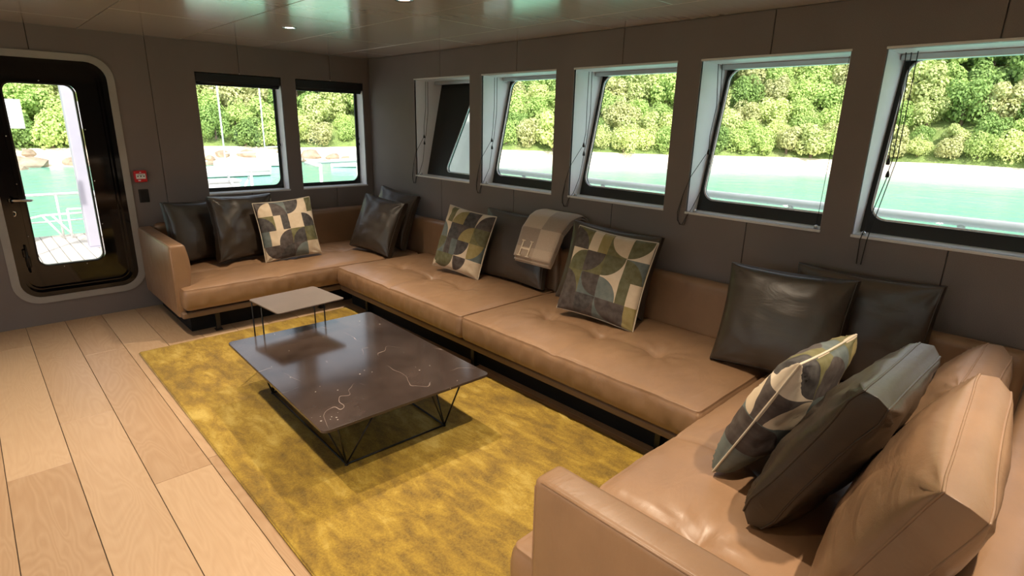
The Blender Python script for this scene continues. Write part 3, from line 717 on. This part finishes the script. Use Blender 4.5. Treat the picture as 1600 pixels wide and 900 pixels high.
# ------------------------------------------------------------------ blanket
def blanket():
    path = [(3.190, .925), (3.188, .940), (3.182, .954), (3.160, .964), (3.115, .962), (3.065, .940), (3.03, .895), (3.005, .86), (2.985, .79), (2.965, .72), (2.95, .655), (2.943, .615)]
    P = []
    for a, b in zip(path, path[1:]):
        for k in range(3): P.append((a[0]+(b[0]-a[0])*k/3, a[1]+(b[1]-a[1])*k/3))
    P.append(path[-1])
    root = empty('folded_blanket', (3.0, 2.85, .6)); tag(root, 'folded beige wool blanket with a cream letter H, draped over a back cushion', 'blanket')
    n = len(P); U = 16
    nor = []
    for i in range(n):
        a, b = P[max(0, i-1)], P[min(n-1, i+1)]; d = Vector((b[0]-a[0], 0, b[1]-a[1])).normalized(); nor.append(Vector((d.z, 0, -d.x)))
    def frame(i, s):
        t = i/(n-1); yc = 2.74 + .13*t - .035*math.sin(t*2); wd = .43-.06*t
        return Vector((P[i][0], yc - s*wd/2, P[i][1]))   # s=+1 is the right edge seen from the room
    def layer(name, off, th, start, endcut, sgn):
        bm = bmesh.new(); uvl = bm.loops.layers.uv.new('UVMap'); G = {}
        i1 = n-1-endcut
        for i in range(start, i1+1):
            for k in range(U+1):
                s = -1+2*k/U
                for side in (0, 1):
                    edge = (1-abs(s)**8)
                    o = off - .012 + side*th*(.25+.75*edge) + .003*mn.noise(Vector((s*2, i*.2, off*40)))
                    G[i, k, side] = bm.verts.new(frame(i, s) + nor[i]*o*sgn)
        def uv(f, ids):
            for l_, (i, k) in zip(f.loops, ids): l_[uvl].uv = (k/U, i/(n-1))
        for i in range(start, i1):
            for k in range(U):
                ids = [(i, k), (i+1, k), (i+1, k+1), (i, k+1)]
                for side in (0, 1):
                    f = bm.faces.new([G[a, b, side] for a, b in ids]); uv(f, ids)
            for k in (0, U):
                ids = [(i, k), (i+1, k), (i+1, k), (i, k)]
                f = bm.faces.new([G[i, k, 0], G[i+1, k, 0], G[i+1, k, 1], G[i, k, 1]]); uv(f, ids)
        for i in (start, i1):
            for k in range(U):
                f = bm.faces.new([G[i, k, 0], G[i, k+1, 0], G[i, k+1, 1], G[i, k, 1]]); uv(f, [(i, k)]*4)
        o = link(name, fin(bm, name), 'blanket_wool', root, True)
        return o
    layer('fold', .000, .017, 3, 0, 1); layer('fold', .018, .017, 2, 1, 1); layer('fold', .036, .016, 0, 3, 1)
    # serif letter on the front face
    bm = bmesh.new()
    H = [(-.058, -.050, -.024, -.044), (-.046, -.05, -.036, .05), (-.058, .044, -.024, .05), (.024, -.05, .058, -.044), (.036, -.05, .046, .05), (.024, .044, .058, .05), (-.036, -.006, .036, .005)]
    i0 = n-11
    bl = frame(n-7, -.40); t_ = (frame(i0-4, -.40)-frame(n-3, -.40)).normalized(); r_ = (frame(n-7, 1)-frame(n-7, -1)).normalized(); nn_ = nor[n-8]
    for x0, y0, x1, y1 in H:
        c = [bl + r_*x*1.05 + t_*(y*1.25) + nn_*o for o in (.0385, .0445) for x, y in ((x0, y0), (x1, y0), (x1, y1), (x0, y1))]
        v = [bm.verts.new(p) for p in c]
        for q in ((0, 1, 2, 3), (4, 5, 6, 7), (0, 1, 5, 4), (1, 2, 6, 5), (2, 3, 7, 6), (3, 0, 4, 7)): bm.faces.new([v[k] for k in q])
    o = link('letter_h', fin(bm, 'letter_h'), 'cream_wool', root); o['label'] = 'cream serif letter H'
    group_children(root)
blanket()
# ------------------------------------------------------------------ coffee table
def coffee_table():
    zt = .34; ang = D(-1.7)
    root = empty('coffee_table', (1.388, 2.716, .020), ang); tag(root, 'low coffee table with dark brown marble top and thin black wire base', 'coffee table')
    W, L = .925, 1.315; zt -= .018
    o = plate('marble_top', rrect(-W/2, W/2, -L/2, L/2, .028, 6), lambda x, y, d: (x, y, zt-d), 0, .014, 'dark_marble', root, .002)
    r = .005; bx0, bx1, by0, by1 = -.29, .285, -.485, .49; z0 = r
    tx, ty = .36, .56
    B = [(bx0, by0), (bx1, by0), (bx1, by1), (bx0, by1)]; T = [(-tx, -ty), (tx, -ty), (tx, ty), (-tx, ty)]
    for k in range(4):
        tube('floor_rail', [(*B[k], z0), (*B[(k+1) % 4], z0)], r, 'black_metal', root)
        tube('top_rail', [(*T[k], zt-.019), (*T[(k+1) % 4], zt-.019)], r, 'black_metal', root)
    for k in range(4):
        bx, by = B[k]; sx, sy = (1 if bx > 0 else -1), (1 if by > 0 else -1)
        for ex, ey in ((sx*tx, sy*ty), (sx*tx, sy*(ty-.34)), (sx*(tx-.22), sy*ty)):
            tube('strut', [(bx, by, z0), (ex, ey, zt-.019)], r*.9, 'black_metal', root)
        lathe('foot_pad', [(0, 0), (.009, 0), (.009, .006), (0, .006)], 'rubber', root, 10, (bx, by, 0))
coffee_table()
def side_table():
    root = empty('side_table', (1.398, 3.43, .002), D(4.5)); tag(root, 'small cantilever side table with a thin taupe top over the marble table', 'side table')
    z = .51
    plate('table_top', rrect(-.225, .225, -.20, .19, .02, 5), lambda x, y, d: (x, y, z-d), 0, .007, 'taupe_top', root, .0015)
    r = .0045
    for x in (-.212, .212):
        tube('leg', [(x, .045, r+.018), (x, .045, z-.008)], r, 'black_metal', root)
        tube('leg', [(x, .178, r+.018), (x, .178, z-.008)], r, 'black_metal', root)
        tube('floor_rail', [(x, -.16, r+.018), (x, .178, r+.018)], r, 'black_metal', root)
        tube('top_rail', [(x, -.17, z-.012), (x, .178, z-.012)], r, 'black_metal', root)
    for y in (-.16, .178): tube('floor_rail', [(-.212, y, r+.018), (.212, y, r+.018)], r, 'black_metal', root)
side_table()
# ------------------------------------------------------------------ blind cords on the side windows
names = ['the dark far window at the corner', 'the second window from the corner', 'the middle side window above the blanket', 'the side window left of the nearest one', 'the nearest side window above the wall cushion']
for i, (a, b) in enumerate(OP):
    root = empty('blind_cord', (XR+.05, b-.05, Z0)); tag(root, 'thin dark blind cords with pulls hanging in %s' % names[i], 'cord', 'blind cords of the side windows')
    random.seed(40+i); X = XR+.045
    def pull(x, y, z): lathe('cord_pull', [(0, .034), (.004, .032), (.009, .014), (.009, .002), (0, 0)], 'rubber', root, 10, (x, y, z))
    j = lambda s=.012: random.uniform(-s, s)
    pts1 = [(X+.05, b-.055, Z1-.01), (X+.03, b-.075+j(), 1.75), (X+.01, b-.08+j(), 1.58), (X, b-.085, 1.50)]
    tube('cord_line', pts1, .0023, 'cord', root, 6); pull(X, b-.085, 1.468)
    pts2 = [(X+.06, b-.075, Z1-.01), (X+.03, b-.10+j(), 1.7), (X+.01, b-.10, 1.5), (X-.005, b-.095, 1.44)]
    tube('cord_line', pts2, .0023, 'cord', root, 6); pull(X-.005, b-.095, 1.408)
    sag = .06 if i < 4 else .0
    if i < 4:
        lp_ = [(X-.005, b-.095, 1.41), (X-.01, b-.07, 1.25), (X-.03, b-.03+j(), Z0+.02), (XR-.012, b-.02, Z0-.02), (XR-.012, b-.005, Z0-.065-sag*.3), (XR-.012, b+.02, Z0-.085), (XR-.012, b+.045, Z0-.06), (XR-.012, b+.05, Z0-.01), (XR-.010, b+.02, Z0+.12), (XR-.008, b-.012, 1.33), (X, b-.07, 1.47)]
        tube('cord_loop', lp_, .0020, 'cord', root, 6)
        lp2 = [(p[0]-.003, p[1]+.012*math.sin(k*1.3), p[2]-.012*(1 if 3 < k < 8 else 0)) for k, p in enumerate(lp_[3:9])]
        tube('cord_loop', lp2, .0018, 'cord', root, 6)
    else:
        tube('cord_loop', [(X-.005, b-.095, 1.41), (X-.02, b-.06, 1.2), (XR-.012, b-.045, Z0-.02), (XR-.012, b-.05, .97)], .0022, 'cord', root, 6)
        tube('cord_loop', [(X+.02, b-.11, Z1-.01), (X, b-.12, 1.5), (XR-.012, b-.075, Z0-.02), (XR-.012, b-.07, .97)], .0022, 'cord', root, 6)
    lathe('cord_anchor', [(0, 0), (.012, 0), (.011, .012), (.006, .018), (0, .02)], 'chrome', root, 12, (XR+.03, b-.045, Z0))
    if i in (3, 4): 
        tube('cord_line', [(XR+.10, a+.035, Z1-.01), (XR+.03, a+.03, Z0+.015)], .0014, 'cord', root, 5)
        lathe('cord_anchor', [(0, 0), (.012, 0), (.011, .012), (.006, .018), (0, .02)], 'chrome', root, 12, (XR+.03, a+.03, Z0))
    group_children(root)
# ------------------------------------------------------------------ outside: the yacht
dk = tag(box('floor_deck', (-3.2, YB+.20, -.16), (4.6, 10.2, -.062), 'caulk', None, 0), kind='structure')
x = -2.4
while x < 4.4:
    box('deck_plank', (x, YB+.21, -.062), (x+.118, 10.15, -.048), 'teak_deck', dk, .002, 1); x += .125
sdk = tag(box('floor_side_deck', (XR+.16, -5, -.16), (4.62, YB+.19, -.05), 'white_paint', None, .01), kind='structure')
def rail_run(label, pts, z, posts, r=.024, mid=None, zb=-.05):
    root = empty('deck_railing', (*pts[0], zb)); tag(root, label, 'railing', 'white deck railings')
    tube('top_rail', [(*p, z) for p in pts], r, 'white_paint', root, 10)
    for zm in (mid or []): tube('mid_rail', [(*p, zm) for p in pts], r*.6, 'white_paint', root, 8)
    for p in posts: tube('stanchion', [(*p, zb), (*p, z)], r*.75, 'white_paint', root, 8)
    group_children(root); return root
rail_run('white capped railing along the side deck outside the side windows', [(4.3, -4), (4.3, 5.6)], 1.118, [(4.3, y) for y in (-3, -2, -.62, .55, 1.55, 2.5, 3.25, 4.3, 5.4)], .028)
rail_run('white railing at the deck edge seen through the door glass', [(-2.5, 9.95), (.2, 9.95), (1.45, 9.95)], .55, [(q, 9.95) for q in (-2.4, -1.6, -.8, 0, .42, .85, 1.3)], .018, [.18])
rail_run('white railing with angled braces seen through the end-wall windows', [(2.2, 9.6), (3.65, 9.6)], .80, [(2.3, 9.6), (3.35, 9.6)], .03)
rail_run('curved white railing seen through the end-wall window nearest the corner', [(4.45, 9.4), (4.45, 10.0), (6.4, 10.4)], .86, [(4.45, 9.4), (4.75, 10.06), (5.6, 10.23)], .03, None, -.9)
br = empty('deck_brace'); tag(br, 'crossed white diagonal brace below the end-wall window railing', 'brace')
for a_, b_ in (((2.3, .1), (2.7, .78)), ((2.7, .1), (2.35, .78)), ((3.0, .78), (3.3, .1)), ((3.05, .1), (3.35, .7))): tube('bar', [(a_[0], 9.7, a_[1]), (b_[0], 9.7, b_[1])], .018, 'white_paint', br)
box('foot_bar', (2.25, 9.66, -.048), (3.45, 9.74, .11), 'white_paint', br, .01)
lk = empty('deck_locker', (2.9, 9.85, -.048)); tag(lk, 'white deck locker behind the braced railing', 'locker')
box('body', (-.32, -.10, 0), (.32, .22, .66), 'white_paint', lk, .02); box('lid', (-.34, -.12, .66), (.34, .24, .70), 'white_paint', lk, .012)
ps = empty('deck_post', (1.09, 8.99, -.048)); tag(ps, 'pale lilac deck post standing on the planked deck outside the door', 'post')
box('shaft', (-.085, -.085, .01), (.085, .085, 2.95), 'post_paint', ps, .012); box('foot_plate', (-.11, -.11, 0), (.11, .11, .012), 'post_paint', ps, .003)
box('cross_beam', (-2.5, -.06, 2.95), (3.0, .06, 3.06), 'post_paint', ps, .01)
gw = empty('gangway_frame', (.75, 9.8, -.048)); tag(gw, 'white tubular gangway frame with diagonal bars at the deck edge outside the door', 'frame')
for a_, b_ in (((-.10, .34), (.35, .34)), ((-.10, .34), (.10, 0)), ((.0, .34), (.22, 0)), ((.18, 0), (.18, .40)), ((.35, 0), (.35, .40)), ((.18, .40), (.35, .40)), ((-.28, .30), (-.10, .34))): tube('bar', [(a_[0], 0, a_[1]), (b_[0], 0, b_[1])], .014, 'white_paint', gw)
bl = empty('deck_box', (.32, 9.75, -.048)); tag(bl, 'white mooring bollard housing at the deck edge outside the door', 'deck box')
box('body', (-.18, -.12, 0), (.12, .12, .58), 'white_paint', bl, .03, 3); box('cap', (-.20, -.14, .58), (.10, .14, .63), 'white_paint', bl, .012)
sg = empty('notice_board', (.30, 8.2, -.048)); tag(sg, 'white blank board on a pole outside the door glass', 'board')
tube('pole', [(-.25, 0, 0), (-.25, 0, 2.3)], .02, 'white_paint', sg); box('panel', (-.27, -.03, 1.50), (.26, -.022, 1.80), 'white_paint', sg, .003)
bw = empty('bulwark_wing', (3.75, 4.9, 0)); tag(bw, 'grey bulwark wing panel glimpsed through the dark slanted window', 'bulwark')
plate('panel', [(4.86, .0), (5.75, .0), (5.75, 2.3), (5.6, 2.3), (4.86, 1.75)], lambda y, z, d: (4.05+d, y, z), 0, .06, 'white_paint', bw); plate('edge_cap', [(4.83, 0), (4.855, 0), (4.855, 1.76), (4.83, 1.74)], lambda y, z, d: (4.02+d, y, z), 0, .12, 'white_paint', bw)
group_children(bw)
# ------------------------------------------------------------------ outside: sea, shore, hillside
ZW = -2.6
bm = bmesh.new(); bmesh.ops.create_circle(bm, cap_ends=True, segments=64, radius=220); me = fin(bm, 'sea')
sea = link('sea', me, 'sea_water', None, False, (0, 0, ZW)); tag(sea, 'turquoise sea water around the yacht', 'sea', kind='stuff')
def shore_r(a):  # shoreline distance by azimuth (0 = +X, pi/2 = +Y)
    return 62 + 3*math.sin(a*3.1+1) + 2*math.sin(a*7.3)
def ground(a, s):  # s metres inland
    beach = min(s, 6)*.16
    up = max(0, s-5)
    return ZW-.25 + beach + up*.62 + 1.1*mn.noise(Vector((math.cos(a)*9, math.sin(a)*9, up*.09)))*min(1, up/8)
A0, A1, NA = D(-35), D(130), 150
def strip(name, svals, mat):
    bm = bmesh.new(); G = {}
    for i in range(NA+1):
        a = A0+(A1-A0)*i/NA
        for k, s_ in enumerate(svals):
            r = shore_r(a)+s_; G[i, k] = bm.verts.new((r*math.cos(a), r*math.sin(a), ground(a, s_)))
    for i in range(NA):
        for k in range(len(svals)-1): bm.faces.new((G[i, k], G[i+1, k], G[i+1, k+1], G[i, k+1]))
    return tag(link(name, fin(bm, name), mat, None, True), kind='structure')
strip('ground_beach', [-3, -1, 0, 1.5, 3, 4.5, 6], 'sand')
strip('ground_hill', [5.9]+[6+2.5*k for k in range(1, 26)], 'hill_ground')
def crown_mesh(seed, rx, rz, nleaf, size):
    rnd = random.Random(seed); bm = bmesh.new()
    blobs = [(Vector((rnd.uniform(-.55, .55)*rx, rnd.uniform(-.55, .55)*rx, rnd.uniform(.25, 1)*rz)), rnd.uniform(.30, .52)*rx) for _ in range(14)]
    for _ in range(nleaf):
        c, r = rnd.choice(blobs)
        d = Vector((rnd.gauss(0, 1), rnd.gauss(0, 1), rnd.gauss(.25, 1))).normalized()
        p = c + d*r*rnd.uniform(.80, 1.05); nrm = (d + Vector((rnd.uniform(-.7, .7), rnd.uniform(-.7, .7), rnd.uniform(-.2, .9)))).normalized()
        t = nrm.cross(Vector((rnd.uniform(-1, 1), rnd.uniform(-1, 1), .3))).normalized(); b_ = nrm.cross(t); s_ = size*rnd.uniform(.6, 1.3)
        v = [bm.verts.new(p + t*x*s_ + b_*y*s_ + nrm*z*s_*.3) for x, y, z in ((-.5, -.15, 0), (0, -.5, .3), (.5, 0, 0), (.05, .5, .3))]
        bm.faces.new(v)
    return fin(bm, 'crown')
protos = []
for k in range(7):
    rnd = random.Random(100+k)
    cr = crown_mesh(200+k, rnd.uniform(1.9, 2.7), rnd.uniform(2.0, 3.4), 3600, .25); cr.materials.append(MAT['leaf'])
    bm = bmesh.new(); bm_tube(bm, [(0, 0, -.6), (.1, .05, .8), (.0, .12, 2.2)], [.2, .16, .09], 6); tr = fin(bm, 'trunk'); tr.materials.append(MAT['trunk'])
    protos.append((cr, tr))
random.seed(77)
TONES = [('dark green leafy tree', (.26, .39, .12)), ('fresh green leafy tree', (.40, .54, .18)), ('bright green leafy tree', (.50, .63, .23)), ('pale yellow green leafy tree', (.62, .69, .31)), ('pale olive leafy tree', (.54, .55, .28))]
rows = [(6.6, 2.6), (9.0, 2.9), (11.8, 3.1), (14.8, 3.3), (18, 3.6), (21.5, 3.9), (25.5, 4.3)]
spots = []
for ri, (s_, sp) in enumerate(rows):
    a = D(-6)+random.random()*.03
    while a < D(97):
        r = shore_r(a)+s_+random.uniform(-.5, .5)
        spots.append((r*math.cos(a), r*math.sin(a), ground(a, r-shore_r(a))-.1, ri)); a += sp*random.uniform(.91, 1.07)/r
for x, y, z, ri in spots:
    cr, tr = protos[random.randrange(7)]
    near = min(math.hypot(x-p[0], y-p[1]) for p in spots if p[:2] != (x, y))
    root = empty('tree', (x, y, z), random.uniform(0, 6.3)); zone = 0 if ri == 0 else 1 if ri < 4 else 2
    sc = .86*near/max(math.hypot(v.co.x, v.co.y) for v in cr.vertices); root.scale = (sc, sc, sc*random.uniform(1.0, 1.3))
    tn, tc_ = TONES[random.randrange(5)]
    tag(root, tn + [' at the beach edge of the hillside', ' on the lower slope of the wooded hill', ' high on the wooded hill'][zone], 'tree', ['trees at the beach edge', 'trees on the lower slope', 'trees high on the hill'][zone])
    f_ = random.uniform(.9, 1.12); k_ = link('crown', cr, None, root); k_.color = (tc_[0]*f_, tc_[1]*f_, tc_[2]*f_, 1); link('trunk', tr, None, root)
# rocks along the shore beyond the deck, lying apart
random.seed(9); laid = []
while len(laid) < 46:
    a = D(random.uniform(58, 98)); r = shore_r(a)+random.uniform(-1, 5.6); s_ = random.uniform(.4, 1.1); x, y = r*math.cos(a), r*math.sin(a)
    if all(math.hypot(x-p, y-q) > 1.45*(s_+t) for p, q, t in laid) and all(math.hypot(x-p[0], y-p[1]) > 1.3*s_+.5 for p in spots):
        k = len(laid); laid.append((x, y, s_))
        bm = bmesh.new(); bmesh.ops.create_icosphere(bm, subdivisions=2, radius=1)
        for v in bm.verts: v.co *= 1+.35*mn.noise(v.co*1.3+Vector((k, 0, 0)))
        o = link('shore_rock', fin(bm, 'shore_rock'), 'rock', None, False, (x, y, ground(a, r-shore_r(a))+.1))
        o.scale = (s_*1.3, s_, s_*.75); o.rotation_euler = (0, 0, k)
        tag(o, 'pale brown boulder lying on the far shore', 'rock', 'boulders on the shore')
# moored sailing boats
for k, (a, r, lb) in enumerate(((D(72.5), 47, 'small white sailing boat with bare mast seen through the window beside the alarm box'), (D(69.2), 57, 'slim white sailing boat with tall mast moored by the far shore'), (D(61.0), 56, 'small white sailing boat seen through the window nearest the corner'))):
    root = empty('sailing_boat', (r*math.cos(a), r*math.sin(a), ZW), a+1.9); tag(root, lb, 'boat', 'moored sailing boats')
    bm = bmesh.new(); sec = []
    for t in range(9):
        f = t/8; wd = .95*math.sin(PI*min(1, .25+f*.75))**.7 if f < 1 else .02; xx = -2.8+5.6*f
        sec.append([bm.verts.new((xx, y*max(wd, .02), z)) for y, z in ((-1, .75), (-.8, .1), (0, -.15), (.8, .1), (1, .75))])
    for A_, B_ in zip(sec, sec[1:]):
        for q in range(4): bm.faces.new((A_[q], A_[q+1], B_[q+1], B_[q]))
        bm.faces.new((A_[4], A_[0], B_[0], B_[4]))
    bm.faces.new(sec[0])
    link('hull', fin(bm, 'hull'), 'white_paint', root, False); box('cabin', (-1.2, -.5, .7), (.9, .5, 1.15), 'white_paint', root, .08)
    tube('mast', [(.2, 0, .7), (.2, 0, 8.2)], .06, 'white_paint', root, 8); tube('boom', [(.2, 0, 1.7), (-2.2, 0, 1.75)], .05, 'white_paint', root, 8)
bpy.context.view_layer.update()
